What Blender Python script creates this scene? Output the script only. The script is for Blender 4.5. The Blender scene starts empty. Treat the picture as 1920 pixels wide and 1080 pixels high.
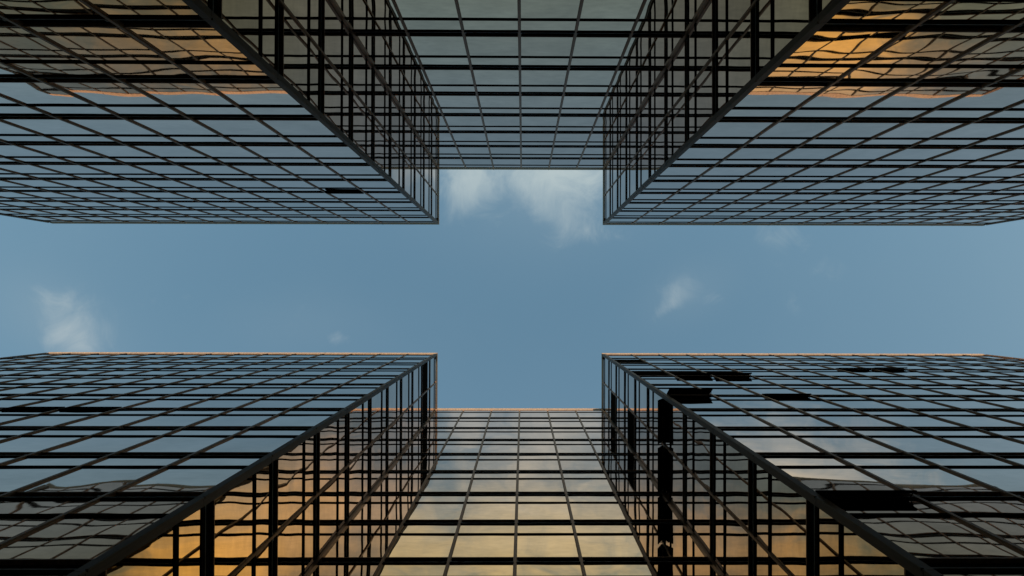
import bpy, math, random
from mathutils import Matrix, Vector

random.seed(7)
R = math.radians
scene = bpy.context.scene
COL = scene.collection

# ------------------------------------------------------------------ measures
F = 3.4                 # storey height
B = 0.516 * F           # bay width
D = 1.0325 * F          # depth of the recess (two bays)
CAM_H = 1.6
END = 16.81             # wing ends, in bays from the middle
T0 = 0.440              # transom bottom .. top, in storeys
T1 = 0.473
B0 = 0.725              # dark vent band bottom .. top, in storeys
B1 = 0.880
TOP = 13.70             # underside of the coping
ROOF = 13.84

# ------------------------------------------------------------------ materials
def mat(name):
    m = bpy.data.materials.new(name); m.use_nodes = True
    nt = m.node_tree
    return m, nt, nt.nodes, nt.links, nt.nodes['Principled BSDF']

def metal(name, col, rough, metallic=0.6, var=0.25, scale=3.0, spec=0.5, tint=None):
    m, nt, N, L, bs = mat(name)
    tc = N.new('ShaderNodeTexCoord')
    mp = N.new('ShaderNodeMapping'); mp.inputs['Scale'].default_value = (6, 6, 0.5)
    nz = N.new('ShaderNodeTexNoise'); nz.inputs['Scale'].default_value = scale
    nz.inputs['Detail'].default_value = 5
    L.new(tc.outputs['Object'], mp.inputs['Vector']); L.new(mp.outputs['Vector'], nz.inputs['Vector'])
    rp = N.new('ShaderNodeValToRGB')
    rp.color_ramp.elements[0].position = 0.3; rp.color_ramp.elements[1].position = 0.7
    rp.color_ramp.elements[0].color = tuple(c * (1 - var) for c in col) + (1,)
    rp.color_ramp.elements[1].color = tuple(c * (1 + var) for c in col) + (1,)
    L.new(nz.outputs['Fac'], rp.inputs['Fac']); L.new(rp.outputs['Color'], bs.inputs['Base Color'])
    mr = N.new('ShaderNodeMapRange'); mr.inputs['To Min'].default_value = rough * 0.8
    mr.inputs['To Max'].default_value = min(1, rough * 1.25)
    L.new(nz.outputs['Fac'], mr.inputs['Value']); L.new(mr.outputs['Result'], bs.inputs['Roughness'])
    bs.inputs['Metallic'].default_value = metallic
    bs.inputs['Specular IOR Level'].default_value = spec
    if spec < 0.1: bs.inputs['IOR'].default_value = 1.01
    if tint: bs.inputs['Specular Tint'].default_value = tint + (1,)
    return m

def glass():
    """gold tinted mirror glazing: a metal film whose tint fades towards grazing angles"""
    m, nt, N, L, bs = mat('gold_mirror_glass')
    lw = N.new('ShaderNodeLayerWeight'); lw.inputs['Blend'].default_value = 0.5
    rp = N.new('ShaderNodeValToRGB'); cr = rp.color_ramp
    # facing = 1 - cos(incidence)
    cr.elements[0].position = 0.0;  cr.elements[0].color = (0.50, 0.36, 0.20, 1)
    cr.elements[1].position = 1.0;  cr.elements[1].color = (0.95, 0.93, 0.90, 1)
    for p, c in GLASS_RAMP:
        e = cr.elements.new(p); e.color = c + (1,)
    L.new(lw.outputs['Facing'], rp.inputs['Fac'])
    tc = N.new('ShaderNodeTexCoord')
    # rain streaks and dust
    mp = N.new('ShaderNodeMapping'); mp.inputs['Scale'].default_value = (1.2, 1.2, 2.6)
    n1 = N.new('ShaderNodeTexNoise'); n1.inputs['Scale'].default_value = 2.2; n1.inputs['Detail'].default_value = 7
    n1.inputs['Roughness'].default_value = 0.65
    n2 = N.new('ShaderNodeTexNoise'); n2.inputs['Scale'].default_value = 0.9; n2.inputs['Detail'].default_value = 6
    L.new(tc.outputs['Object'], mp.inputs['Vector']); L.new(mp.outputs['Vector'], n1.inputs['Vector'])
    L.new(tc.outputs['Object'], n2.inputs['Vector'])
    ad = N.new('ShaderNodeMath'); ad.operation = 'ADD'
    L.new(n1.outputs['Fac'], ad.inputs[0]); L.new(n2.outputs['Fac'], ad.inputs[1])
    mr = N.new('ShaderNodeMapRange'); mr.inputs['From Min'].default_value = 0.75; mr.inputs['From Max'].default_value = 1.3
    mr.inputs['To Min'].default_value = 1.06; mr.inputs['To Max'].default_value = 0.78
    L.new(ad.outputs[0], mr.inputs['Value'])
    # each pane came out of the furnace a little differently
    at = N.new('ShaderNodeAttribute'); at.attribute_name = 'pane'
    mp2 = N.new('ShaderNodeMapRange'); mp2.inputs['To Min'].default_value = 0.87; mp2.inputs['To Max'].default_value = 1.08
    L.new(at.outputs['Fac'], mp2.inputs['Value'])
    mu = N.new('ShaderNodeMath'); mu.operation = 'MULTIPLY'
    L.new(mr.outputs['Result'], mu.inputs[0]); L.new(mp2.outputs['Result'], mu.inputs[1])
    sc = N.new('ShaderNodeVectorMath'); sc.operation = 'SCALE'
    L.new(rp.outputs['Color'], sc.inputs[0]); L.new(mu.outputs[0], sc.inputs['Scale'])
    L.new(sc.outputs[0], bs.inputs['Base Color'])
    bs.inputs['Metallic'].default_value = 1.0
    bs.inputs['Roughness'].default_value = 0.012
    bs.inputs['Specular IOR Level'].default_value = 0.0
    if 'Specular Tint' in bs.inputs: bs.inputs['Specular Tint'].default_value = (0.9, 0.86, 0.8, 1)
    return m

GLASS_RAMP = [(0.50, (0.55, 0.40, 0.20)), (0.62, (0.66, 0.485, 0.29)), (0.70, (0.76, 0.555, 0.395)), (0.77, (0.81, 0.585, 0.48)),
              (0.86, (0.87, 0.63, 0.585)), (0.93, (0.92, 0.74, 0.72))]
GLASS = glass()
BRONZE = metal('dark_bronze_anodised', (0.200, 0.110, 0.062), 0.40, 0.45, 0.3, 3.0, 0.35, (0.80, 0.62, 0.48))
CAP = metal('bronze_corner_cladding', (0.080, 0.055, 0.038), 0.5, 0.25, 0.4, 3.0, 0.18, (0.76, 0.62, 0.50))
BLACK = metal('black_painted_louvre', (0.006, 0.0055, 0.005), 0.7, 0.0, 0.25, 3.0, 0.03)
RAIL = metal('black_bronze_rail', (0.012, 0.009, 0.007), 0.6, 0.0, 0.25, 3.0, 0.05)
LIP = metal('grey_lit_lip_and_cleats', (0.11, 0.10, 0.085), 0.5, 0.0, 0.25, 3.0, 0.2)
COPE = metal('weathered_bronze_coping', (0.13, 0.10, 0.075), 0.6, 0.0, 0.25, 3.0, 0.1)
BLANK = metal('dull_brown_panel', (0.012, 0.010, 0.007), 0.6, 0.0, 0.25, 3.0, 0.02)
CONC = metal('grey_concrete', (0.22, 0.21, 0.19), 0.9, 0.0, 0.2, 1.0)
PAVE = metal('paving', (0.16, 0.15, 0.14), 0.85, 0.0, 0.2, 1.0)

# ------------------------------------------------------------------ mesh helpers
class MB:
    def __init__(self):
        self.v = []; self.f = []; self.m = []; self.s = []; self.a = []; self.mats = []
    def mi(self, mt):
        if mt not in self.mats: self.mats.append(mt)
        return self.mats.index(mt)
    def prism(self, fr, prof, s0, s1, mt):
        """polygon profile [(u, z)...] swept along the wall from s0 to s1"""
        i = len(self.v); n = len(prof)
        for s in (s0, s1):
            for u, z in prof: self.v.append(fr.p(s, u, z))
        fs = [tuple(range(i, i + n)), tuple(range(i + 2 * n - 1, i + n - 1, -1))]
        for k in range(n):
            j = (k + 1) % n
            fs.append((i + j, i + k, i + n + k, i + n + j))
        ar = sum(prof[k][0] * prof[(k + 1) % n][1] - prof[(k + 1) % n][0] * prof[k][1] for k in range(n))
        flip = (ar * fr.hand) > 0
        if s1 < s0: flip = not flip
        for f in fs:
            self.f.append(f[::-1] if flip else f); self.m.append(self.mi(mt)); self.s.append(False); self.a.append(0)
    def box(self, fr, s0, s1, u0, u1, z0, z1, mt):
        self.prism(fr, [(u0, z0), (u1, z0), (u1, z1), (u0, z1)], s0, s1, mt)
    def pane(self, fr, s0, s1, z0, z1, nx, nz, rng, amp=1.0):
        i = len(self.v); w = s1 - s0; h = z1 - z0
        tx, tz = rng.gauss(0, .0012), rng.gauss(0, .0012)
        wv = []
        for _ in range(4):
            kx = rng.uniform(0.4, 1.5) / 1.7 * rng.choice((-1, 1)); kz = rng.uniform(0.3, 1.3) / 1.6
            kk = 2 * math.pi * math.hypot(kx, kz)
            wv.append((2 * math.pi * kx, 2 * math.pi * kz, rng.uniform(0, 6.28), rng.gauss(0, .0024) / kk))
        c = rng.uniform(-0.3, 1.0) * 0.0008
        for b in range(nz + 1):
            for a in range(nx + 1):
                s = a / nx; t = b / nz
                u = tx * (s - .5) * w + tz * (t - .5) * h
                for kx, kz, ph, A in wv: u += A * math.sin(kx * s * w + kz * t * h + ph)
                u -= c * ((2 * s - 1) ** 6 + (2 * t - 1) ** 6)
                self.v.append(fr.p(s0 + s * w, u * amp, z0 + t * h))
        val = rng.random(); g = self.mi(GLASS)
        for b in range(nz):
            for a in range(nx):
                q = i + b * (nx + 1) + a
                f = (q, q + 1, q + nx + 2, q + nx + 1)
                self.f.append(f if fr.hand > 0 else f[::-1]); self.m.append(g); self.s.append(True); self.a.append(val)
    def build(self, name, parent=None):
        me = bpy.data.meshes.new(name)
        me.from_pydata(self.v, [], self.f)
        for mt in self.mats: me.materials.append(mt)
        me.polygons.foreach_set('material_index', self.m)
        me.polygons.foreach_set('use_smooth', self.s)
        at = me.attributes.new('pane', 'FLOAT', 'FACE'); at.data.foreach_set('value', self.a)
        me.update()
        o = bpy.data.objects.new(name, me); COL.objects.link(o); o.parent = parent
        return o

class Frame:
    """a wall: s runs along it, u out of it, z up; metres, local to the building's Empty"""
    def __init__(self, x, y, t, n, length, base):
        self.x, self.y, self.t, self.n, self.length = x, y, t, n, length
        self.base = base
        # right-handed when (t, n, up) has t x z pointing along n
        self.hand = 1 if (t[1] * n[0] - t[0] * n[1]) > 0 else -1
    def p(self, s, u, z):
        return (self.x + s * self.t[0] + u * self.n[0] - self.base[0],
                self.y + s * self.t[1] + u * self.n[1] - self.base[1], z)

# ------------------------------------------------------------------ camera pose (needed to rank window sizes)
RX, RY = -0.0113, -0.0118
FPX, CX, CY = 1387.0, 996.61, 547.04
rx = Matrix(((1, 0, 0), (0, math.cos(RX), -math.sin(RX)), (0, math.sin(RX), math.cos(RX))))
ry = Matrix(((math.cos(RY), 0, math.sin(RY)), (0, 1, 0), (-math.sin(RY), 0, math.cos(RY))))
ROT = ry @ rx
def project(w):
    q = ROT @ Vector((w[0], w[1], w[2] - CAM_H))
    if q.z < 0.1: return None
    return (CX + FPX * q.x / q.z, CY + FPX * q.y / q.z)
def clip_area(poly):
    def cut(ps, ax, lim, sg):
        out = []
        for i in range(len(ps)):
            a, b = ps[i], ps[(i + 1) % len(ps)]
            ia, ib = sg * (a[ax] - lim) >= 0, sg * (b[ax] - lim) >= 0
            if ia: out.append(a)
            if ia != ib:
                k = (lim - a[ax]) / (b[ax] - a[ax])
                out.append((a[0] + k * (b[0] - a[0]), a[1] + k * (b[1] - a[1])))
        return out
    for ax, lim, sg in ((0, 0, 1), (0, 1920, -1), (1, 0, 1), (1, 1080, -1)):
        poly = cut(poly, ax, lim, sg)
        if len(poly) < 3: return 0
    return abs(sum(poly[i][0] * poly[(i + 1) % len(poly)][1] - poly[(i + 1) % len(poly)][0] * poly[i][1] for i in range(len(poly)))) / 2

# ------------------------------------------------------------------ a building
def Z(k): return CAM_H + k * F          # storeys above the camera -> metres

def building(name, label, yf, xc, sg, yaw, flaps, blanks, seed):
    rng = random.Random(seed)
    yf *= F; xc *= F
    base = (xc, yf)
    root = bpy.data.objects.new(name, None); COL.objects.link(root)
    c, s = math.cos(yaw), math.sin(yaw)
    root.location = (xc * c - yf * s, yf * c + xc * s, 0); root.rotation_euler = (0, 0, yaw)
    root['label'] = label; root['category'] = 'building'; root['group'] = 'mirror glass office blocks facing each other'
    def world(lp):
        x, y = lp[0] + base[0], lp[1] + base[1]
        return (x * c - y * s, y * c + x * s, lp[2])
    n = (0, -sg)
    fr = {
        'wing_right': Frame(xc + 3 * B, yf, (1, 0), n, (END - 3) * B, base),
        'wing_left': Frame(xc - 3 * B, yf, (-1, 0), n, (END - 3) * B, base),
        'side_right': Frame(xc + 3 * B, yf, (0, sg), (-1, 0), D, base),
        'side_left': Frame(xc - 3 * B, yf, (0, sg), (1, 0), D, base),
        'recess': Frame(xc - 3 * B, yf + sg * D, (1, 0), n, 6 * B, base),
    }
    fb = Frame(xc, yf, (1, 0), n, 1, base)
    # structural body behind the glazing
    mb = MB()
    off = 0.10; back = -16.0; e = END * B - 0.03
    zt = Z(TOP) + 0.12
    mb.box(fb, -e, -3 * B - off, -off, -D - off, 0, zt, CONC)
    mb.box(fb, 3 * B + off, e, -off, -D - off, 0, zt, CONC)
    mb.box(fb, -e, e, -D - off, back, 0, zt, CONC)
    mb.build('wall', root)
    mb = MB()
    z0 = zt + 0.004
    mb.box(fb, -e + .3, -3 * B - .35, -.35, -D - .35, z0, z0 + .05, CONC)
    mb.box(fb, 3 * B + .35, e - .3, -.35, -D - .35, z0, z0 + .05, CONC)
    mb.box(fb, -e + .3, e - .3, -D - .35, back + .3, z0, z0 + .05, CONC)
    mb.build('roof', root)
    # coping with a flared front
    mb = MB()
    def cope(f, s0, s1):
        a, b = Z(TOP), Z(ROOF)
        mb.prism(f, [(-.32, a), (.012, a), (.022, a + .06), (.062, a + .22), (.062, b - .05), (.045, b), (-.32, b)], s0, s1, COPE)
    for k in ('wing_right', 'wing_left'): cope(fr[k], -.062, fr[k].length + .06)
    for k in ('side_right', 'side_left'): cope(fr[k], .3205, D + .3)
    cope(fr['recess'], .063, 6 * B - .063)
    # joints every third bay
    for k in ('wing_right', 'wing_left', 'recess'):
        q = 2 * B
        while q < fr[k].length - 1:
            mb.box(fr[k], q - .02, q + .02, .0, .068, Z(TOP) + .2, Z(ROOF) + .003, CAP); q += 2 * B
    mb.build('coping', root)

    # mullions, spliced at every storey
    def mullion(f, s, first=True, w=.049, name='mullion'):
        mb = MB()
        for k in range(-1, 14):
            a = max(0.0, Z(k + B0) + .006); b = min(Z(k + 1 + B0) - .006, Z(TOP) - .002)
            if b - a < .05: continue
            # stepped extrusion
            mb.box(f, s - w, s + w, -.05, .018, a, b, BRONZE)
            mb.box(f, s - w * .66, s + w * .66, .0182, .036, a, b, BRONZE)
            if k >= 0:
                mb.box(f, s - w * .5, s + w * .5, .0, .030, a - .014, a + .002, BLACK)
                # fixing cleats of the vent band
                mb.box(f, s + w + .001, s + w + .035, .004, .036, Z(k + B0) + .10, Z(k + B0) + .19, LIP)
        return mb.build(name, root)
    for k in ('wing_right', 'wing_left'):
        for j in range(1, 14): mullion(fr[k], j * B)
    for k in ('side_right', 'side_left'):
        mullion(fr[k], D / 2)
    for j in range(1, 6): mullion(fr['recess'], j * B)
    # inner corners of the recess
    for sgn in (-1, 1):
        mb = MB(); f = fr['recess']; s = 3 * B + sgn * (3 * B - .05)
        for k in range(-1, 14):
            a = max(0.0, Z(k + B0) + .006); b = min(Z(k + 1 + B0) - .006, Z(TOP) - .002)
            if b - a < .05: continue
            mb.box(f, s - .05, s + .05, -.05, .065, a, b, BRONZE)
        mb.build('mullion', root)
    # outer corner posts
    def post(f, s0, sgn):
        mb = MB()
        for k in range(-1, 14):
            a = max(0.0, Z(k + B0) + .007); b = min(Z(k + 1 + B0) - .007, Z(TOP) - .002)
            if b - a < .05: continue
            # u, s square section wrapping the corner, with a raised nosing
            x0, x1 = s0 - sgn * .042, s0 + sgn * .108
            mb.box(f, min(x0, x1), max(x0, x1), -.108, .042, a, b, CAP)
            y0, y1 = s0 - sgn * .058, s0 - sgn * .022
            mb.box(f, min(y0, y1), max(y0, y1), .020, .058, a + .02, b - .02, CAP)
            y0, y1 = s0 - sgn * .064, s0 - sgn * .050
            mb.box(f, min(y0, y1), max(y0, y1), .050, .062, a + .02, b - .02, COPE)  # paler strip along the nosing, the ridge highlight given as colour
            if k >= 0:
                x0, x1 = s0 - sgn * .036, s0 + sgn * .10
                mb.box(f, min(x0, x1), max(x0, x1), -.10, .036, a - .016, a + .002, BLACK)
        mb.build('corner_post', root)
    for k in ('wing_right', 'wing_left'):
        post(fr[k], 0.0, 1); post(fr[k], fr[k].length, -1)

    # dark vent bands, one per storey
    def trims(k):
        L_ = fr[k].length
        if k == 'recess': return .101, L_ - .101
        if k.startswith('side'): return .1085, L_ - .104
        return .1085, L_ - .1085
    for n_ in range(0, 13):
        mb = MB(); a = Z(n_ + B0); b = Z(n_ + B1)
        for k, f in fr.items():
            s0, s1 = trims(k)
            if k == 'recess': s0, s1 = .101, f.length - .101
            mb.box(f, s0, s1, -.09, -.055, a + .02, b - .02, BLACK)
            mb.box(f, s0, s1, -.0545, .020, a, a + .105, RAIL)
            mb.box(f, s0, s1, -.050, .027, a + .1055, a + .132, LIP)  # lip in lighter grey, its catch of sky light put into the colour
            mb.box(f, s0, s1, -.0545, .014, b - .035, b, BRONZE)
        mb.build('vent_band', root)

    # opened vent flaps (top hung)
    for k, j, n_, out in flaps:
        f = fr[k]; a = Z(n_ + B0); b = Z(n_ + B1)
        bw = B if not k.startswith('side') else D / 2
        s0, s1 = j * bw + .075, (j + 1) * bw - .075
        if j == 0: s0 = .135
        hz = b - .055; ln = 0.53; ang = math.asin(min(.99, out / ln))
        dz = ln * math.cos(ang)
        nx, nz = math.cos(ang), math.sin(ang)      # thickness direction
        t = .03
        mb = MB()
        p0 = (.018, hz); p1 = (.018 + out, hz - dz)
        mb.prism(f, [p0, p1, (p1[0] + t * nx, p1[1] + t * nz), (p0[0] + t * nx, p0[1] + t * nz)], s0, s1, BLACK)
        # hanging lower frame of the flap
        mb.box(f, s0 + .003, s1 - .003, p1[0] - .02, p1[0] + .015, p1[1] - .02, p1[1] + .03, BLACK)
        o = mb.build('vent_flap', root)
        if out > .1: o['label'] = 'black vent flap swung wide open'
        # stays
        st = MB()
        for q in (s0 + .02, s1 - .035):
            st.prism(f, [(-.03, a + .16), (-.03, a + .18), (p1[0] - .02, p1[1] + .07), (p1[0] - .02, p1[1] + .05)], q, q + .015, RAIL)
        st.build('stay', o)

    # panes
    bays = []
    for k, f in fr.items():
        if k.startswith('side'): bays += [(k, 0, .10, D / 2 - .04), (k, 1, D / 2 + .04, D - .09)]
        elif k == 'recess':
            for j in range(6):
                bays.append((k, j, j * B + (.09 if j == 0 else .04), (j + 1) * B - (.09 if j == 5 else .04)))
        else:
            for j in range(14):
                s1 = (j + 1) * B - .04 if j < 13 else f.length - .11
                bays.append((k, j, j * B + (.10 if j == 0 else .04), s1))
    wins = []
    for k, j, s0, s1 in bays:
        f = fr[k]
        for n_ in range(-1, 13):
            zs = [Z(n_ + B1), Z(n_ + 1 + T0), Z(n_ + 1 + T1), Z(n_ + 1 + B0)]
            if n_ == 12: zs[3] = Z(TOP) + .03
            if n_ == -1: zs[0] = 0.02
            pr = [project(world(f.p(s, 0, z))) for s, z in ((s0, zs[0]), (s1, zs[0]), (s1, zs[3]), (s0, zs[3]))]
            ar = clip_area(pr) if all(pr) else 0
            wins.append((ar, k, j, n_, s0, s1, zs))
    wins.sort(key=lambda w: -w[0])
    rest = MB()
    for idx, (ar, k, j, n_, s0, s1, zs) in enumerate(wins):
        f = fr[k]; near = idx < 100
        mb = MB() if near else rest
        amp = 1.0 if sg > 0 else 0.62
        blank = (k, j, n_) in blanks
        if blank:
            bp = MB()
            bp.box(f, s0 + .03, s1 - .03, -.05, -.012, zs[0] + .03, zs[1] - .01, BLANK)
            bp.box(f, s0, s1, -.05, .012, zs[1] - .05, zs[1] - .002, LIP)
            bp.box(f, s0, s1, -.05, .004, zs[0] + .002, zs[0] + .028, RAIL)
            bo = bp.build('blank_panel', root)
        else:
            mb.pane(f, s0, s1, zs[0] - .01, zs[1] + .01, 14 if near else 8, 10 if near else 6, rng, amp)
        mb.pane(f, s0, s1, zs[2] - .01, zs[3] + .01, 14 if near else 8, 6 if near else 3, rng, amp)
        tr = MB() if near else rest
        tr.box(f, s0, s1, -.03, .024, zs[1], zs[2], RAIL)
        if near:
            o = mb.build('window', root); tr.build('transom', o)
    o = rest.build('window', root); o['kind'] = 'stuff'
    return root

upper_blanks = set()
lower_blanks = {('wing_right', 0, 9), ('wing_right', 1, 9), ('wing_right', 2, 9), ('wing_right', 0, 11),
                ('side_right', 1, 11), ('side_right', 1, 9), ('side_left', 0, 11), ('side_left', 1, 11)}
building('office_block',
         'mirror glass office block along the top edge with dim recess walls below drifting white clouds',
         -1.4265, -0.0341, -1, 0.0015,
         [('wing_left', 1, 9, .045)], upper_blanks, 11)
building('office_block',
         'mirror glass office block along the bottom edge with golden recess and open black vent flaps',
         1.0042, -0.0544, 1, 0.0028,
         [('wing_right', 0, 7, .23), ('wing_right', 2, 7, .075), ('wing_right', 1, 9, .13), ('wing_right', 2, 9, .15),
          ('wing_right', 6, 10, .07), ('wing_right', 7, 10, .09), ('wing_right', 0, 3, .13),
          ('side_right', 0, 7, .23), ('side_right', 1, 7, .23),
          ('wing_left', 4, 6, .012), ('wing_left', 5, 6, .012)], lower_blanks, 23)

# ------------------------------------------------------------------ ground
mb = MB()
gf = Frame(0, 0, (1, 0), (0, 1), 1, (0, 0))
S = 3000
mb.v = [(-S, -S, 0), (S, -S, 0), (S, S, 0), (-S, S, 0)]; mb.f = [(0, 1, 2, 3)]; mb.m = [mb.mi(PAVE)]; mb.s = [False]; mb.a = [0]
g = mb.build('pavement'); g['kind'] = 'structure'

# ------------------------------------------------------------------ light
SUN_EL = R(3.5)
az = (0.16, -0.987)                       # towards the sun, in plan
sd = Vector((az[0] * math.cos(SUN_EL), az[1] * math.cos(SUN_EL), math.sin(SUN_EL))).normalized()
sl = bpy.data.lights.new('sun', 'SUN'); sl.energy = 3.0; sl.angle = R(0.5); sl.color = (1.0, 0.76, 0.56)
so = bpy.data.objects.new('sun', sl); COL.objects.link(so)
so.rotation_euler = sd.to_track_quat('Z', 'Y').to_euler(); so.location = sd * 200

EXPOSURE = 1.95
STR = 0.15
w = bpy.data.worlds.new('World'); scene.world = w; w.use_nodes = True
nt = w.node_tree; N = nt.nodes; L = nt.links
for nd in list(N): N.remove(nd)
out = N.new('ShaderNodeOutputWorld'); bg = N.new('ShaderNodeBackground'); bg.inputs['Strength'].default_value = STR
L.new(bg.outputs[0], out.inputs['Surface'])
sky = N.new('ShaderNodeTexSky'); sky.sky_type = 'NISHITA'; sky.sun_disc = False
sky.sun_elevation = SUN_EL; sky.sun_rotation = math.atan2(az[0], az[1])
sky.air_density = 1.0; sky.dust_density = 0.6; sky.ozone_density = 1.6; sky.altitude = 0
def mth(op, a, b=None, c=None, clamp=False):
    m = N.new('ShaderNodeMath'); m.operation = op; m.use_clamp = clamp
    for i, v in enumerate((a, b, c)):
        if v is None: continue
        if isinstance(v, (int, float)): m.inputs[i].default_value = v
        else: L.new(v, m.inputs[i])
    return m.outputs[0]
tc = N.new('ShaderNodeTexCoord'); sp = N.new('ShaderNodeSeparateXYZ'); L.new(tc.outputs['Generated'], sp.inputs[0])
zz = mth('MAXIMUM', sp.outputs['Z'], 0.06)
px = mth('DIVIDE', sp.outputs['X'], zz); py = mth('DIVIDE', sp.outputs['Y'], zz)
cb = N.new('ShaderNodeCombineXYZ'); L.new(px, cb.inputs[0]); L.new(py, cb.inputs[1])
def gauss(cx, cy, rx_, ry_, rot=0.0):
    """soft patch of cloud cover on the cloud plane (units of cloud height)"""
    c, s = math.cos(rot), math.sin(rot)
    dx = mth('SUBTRACT', px, cx); dy = mth('SUBTRACT', py, cy)
    a = mth('ADD', mth('MULTIPLY', dx, c / rx_), mth('MULTIPLY', dy, s / rx_))
    b = mth('ADD', mth('MULTIPLY', dx, -s / ry_), mth('MULTIPLY', dy, c / ry_))
    q = mth('ADD', mth('MULTIPLY', a, a), mth('MULTIPLY', b, b))
    return mth('POWER', 2.71828, mth('MULTIPLY', q, -1.0))
def total(items):
    t = None
    for wt, g_ in items:
        v = mth('MULTIPLY', g_, wt)
        t = v if t is None else mth('ADD', t, v)
    return t
def PX(x, y): return ((x - 980.5) / 1387, (y - 562.7) / 1387)
def patch(x, y, rx_, ry_, rot=0): 
    c = PX(x, y); return gauss(c[0], c[1], rx_ / 1387, ry_ / 1387, rot)
cover = total([
    (1.0, patch(880, 350, 66, 66)), (0.85, patch(1050, 335, 110, 70)), (0.75, patch(1072, 425, 45, 42)),
    (0.42, patch(1150, 440, 30, 22)), (0.74, patch(1280, 545, 66, 36, -0.5)), (0.6, patch(1238, 588, 38, 16, -0.8)),
    (0.5, patch(1348, 566, 34, 18)), (0.62, patch(105, 590, 80, 62, 0.9)), (0.55, patch(160, 640, 70, 40)), (0.4, patch(0, 590, 40, 30)),
    (0.62, patch(635, 636, 26, 20)), (0.42, patch(1455, 445, 50, 26)), (0.40, patch(545, 600, 30, 50)), (0.45, patch(360, 590, 26, 80)), (0.3, patch(250, 560, 120, 60)),
    (1.2, patch(1000, 150, 350, 190)), (1.1, patch(1480, 210, 260, 150, 0.3)), (1.15, patch(460, 80, 420, 110)), (1.1, patch(1600, 80, 210, 140)),
    (0.55, patch(1380, 300, 110, 50)),
    (0.75, patch(900, -250, 1500, 330)), (0.35, patch(1000, 1500, 1500, 400)),
])
def noise(scale, det, rough, dist=0.0, vec=None, w_=0.0):
    n = N.new('ShaderNodeTexNoise'); n.noise_dimensions = '3D'
    n.inputs['Scale'].default_value = scale; n.inputs['Detail'].default_value = det
    n.inputs['Roughness'].default_value = rough; n.inputs['Distortion'].default_value = dist
    L.new(vec or cb.outputs[0], n.inputs['Vector']); return n.outputs['Fac']
n1 = noise(15.0, 12, 0.64, 0.7); n2 = noise(4.0, 5, 0.55, 0.3)
nn = mth('ADD', mth('MULTIPLY', n1, 0.62), mth('MULTIPLY', n2, 0.38))
# density
dens = mth('ADD', mth('MULTIPLY', mth('SUBTRACT', nn, 0.5), 3.4), mth('SUBTRACT', cover, 0.40))
ms = N.new('ShaderNodeMapRange'); ms.interpolation_type = 'SMOOTHSTEP'; L.new(dens, ms.inputs['Value'])
ms.inputs['From Min'].default_value = 0.0; ms.inputs['From Max'].default_value = 1.45
ms.inputs['To Min'].default_value = 0.0; ms.inputs['To Max'].default_value = 0.70
thin = mth('MULTIPLY', mth('SUBTRACT', n2, 0.42, clamp=True), 0.06)
veil = total([(0.16, patch(2150, 520, 520, 420)), (0.05, patch(0, 480, 350, 300)), (0.12, patch(110, 600, 130, 70, 0.5)), (0.10, patch(1010, 350, 190, 110)), (0.07, patch(1290, 550, 90, 50, -0.4)), (0.05, patch(560, 610, 140, 60)), (0.20, patch(980, 1500, 1800, 620)),
              (0.10, patch(980, -300, 1800, 560))])
mask = mth('ADD', mth('ADD', ms.outputs['Result'], thin), veil, clamp=True)
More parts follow.
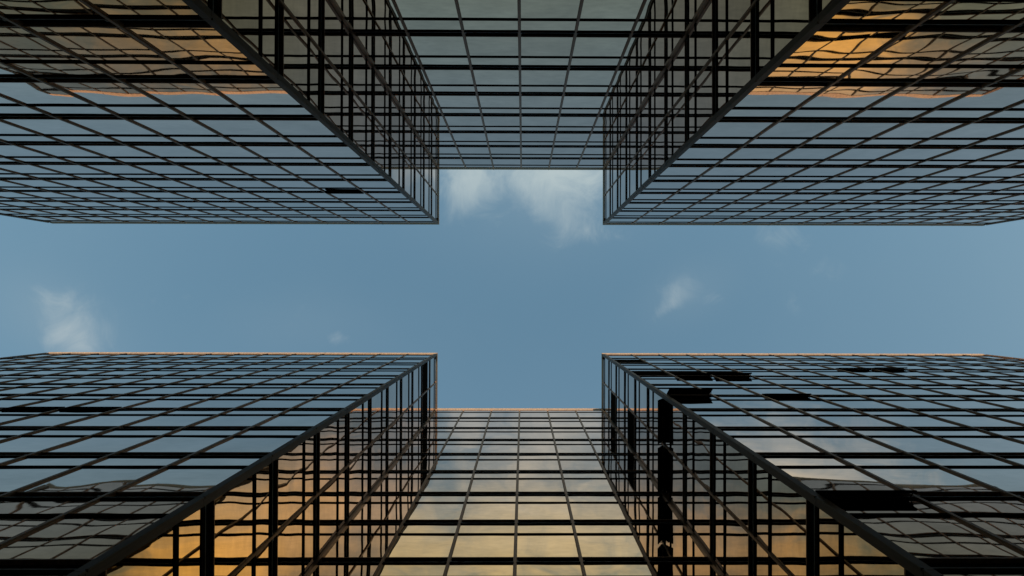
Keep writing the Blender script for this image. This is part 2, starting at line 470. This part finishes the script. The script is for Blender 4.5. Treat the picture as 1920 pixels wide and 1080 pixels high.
# sunset warmth of the cloud deck grows towards the sun
warm = total([(1.0, patch(1600, 70, 240, 105)), (0.45, patch(1080, 40, 300, 200)), (0.7, patch(500, 70, 430, 130)), (0.45, patch(1385, 195, 110, 60))])
warm = mth('MINIMUM', warm, 1.0)
bright = total([(1.0, patch(1600, 70, 200, 105)), (0.38, patch(1070, 90, 300, 200)), (0.35, patch(1400, 190, 120, 70)), (0.12, patch(480, 110, 260, 110)), (0.02, patch(400, 20, 500, 150))])
E_ = 2.0 ** EXPOSURE * STR
def mixc(fac, a, b):
    m = N.new('ShaderNodeMix'); m.data_type = 'RGBA'
    if isinstance(fac, (int, float)): m.inputs[0].default_value = fac
    else: L.new(fac, m.inputs[0])
    for i, v in ((6, a), (7, b)):
        if isinstance(v, tuple): m.inputs[i].default_value = v + (1,)
        else: L.new(v, m.inputs[i])
    return m.outputs[2]
cc = mixc(warm, tuple(v / E_ for v in (0.44, 0.53, 0.55)), tuple(v / E_ for v in (0.72, 0.57, 0.20)))
cc = mixc(mth('MINIMUM', patch(980, 1500, 1800, 560), 1.0), cc, tuple(v / E_ for v in (0.52, 0.46, 0.62)))
vm = N.new('ShaderNodeVectorMath'); vm.operation = 'SCALE'; L.new(cc, vm.inputs[0])
L.new(mth('ADD', mth('MULTIPLY', bright, 1.5), 1.0), vm.inputs['Scale'])
sg_ = N.new('ShaderNodeVectorMath'); sg_.operation = 'MULTIPLY'; L.new(sky.outputs[0], sg_.inputs[0])
SKY_GAIN = (0.88, 1.03, 0.97)
sg_.inputs[1].default_value = SKY_GAIN
L.new(mixc(mask, sg_.outputs[0], vm.outputs[0]), bg.inputs['Color'])

# ------------------------------------------------------------------ camera
cam = bpy.data.cameras.new('camera'); co = bpy.data.objects.new('camera', cam); COL.objects.link(co)
r0, r1, r2 = ROT[0], ROT[1], ROT[2]
M = Matrix(((r0[0], -r1[0], -r2[0]), (r0[1], -r1[1], -r2[1]), (r0[2], -r1[2], -r2[2])))
co.matrix_world = Matrix.Translation((0, 0, CAM_H)) @ M.to_4x4()
cam.sensor_fit = 'HORIZONTAL'; cam.sensor_width = 36; cam.lens = 36 * FPX / 1920
cam.shift_x = -(CX - 960) / 1920; cam.shift_y = (CY - 540) / 1920
cam.clip_start = 0.05; cam.clip_end = 10000
scene.camera = co

scene.render.engine = 'CYCLES'
scene.cycles.max_bounces = 14; scene.cycles.glossy_bounces = 12; scene.cycles.diffuse_bounces = 4
scene.view_settings.view_transform = 'Standard'; scene.view_settings.look = 'None'
scene.view_settings.exposure = EXPOSURE; scene.view_settings.gamma = 1.0
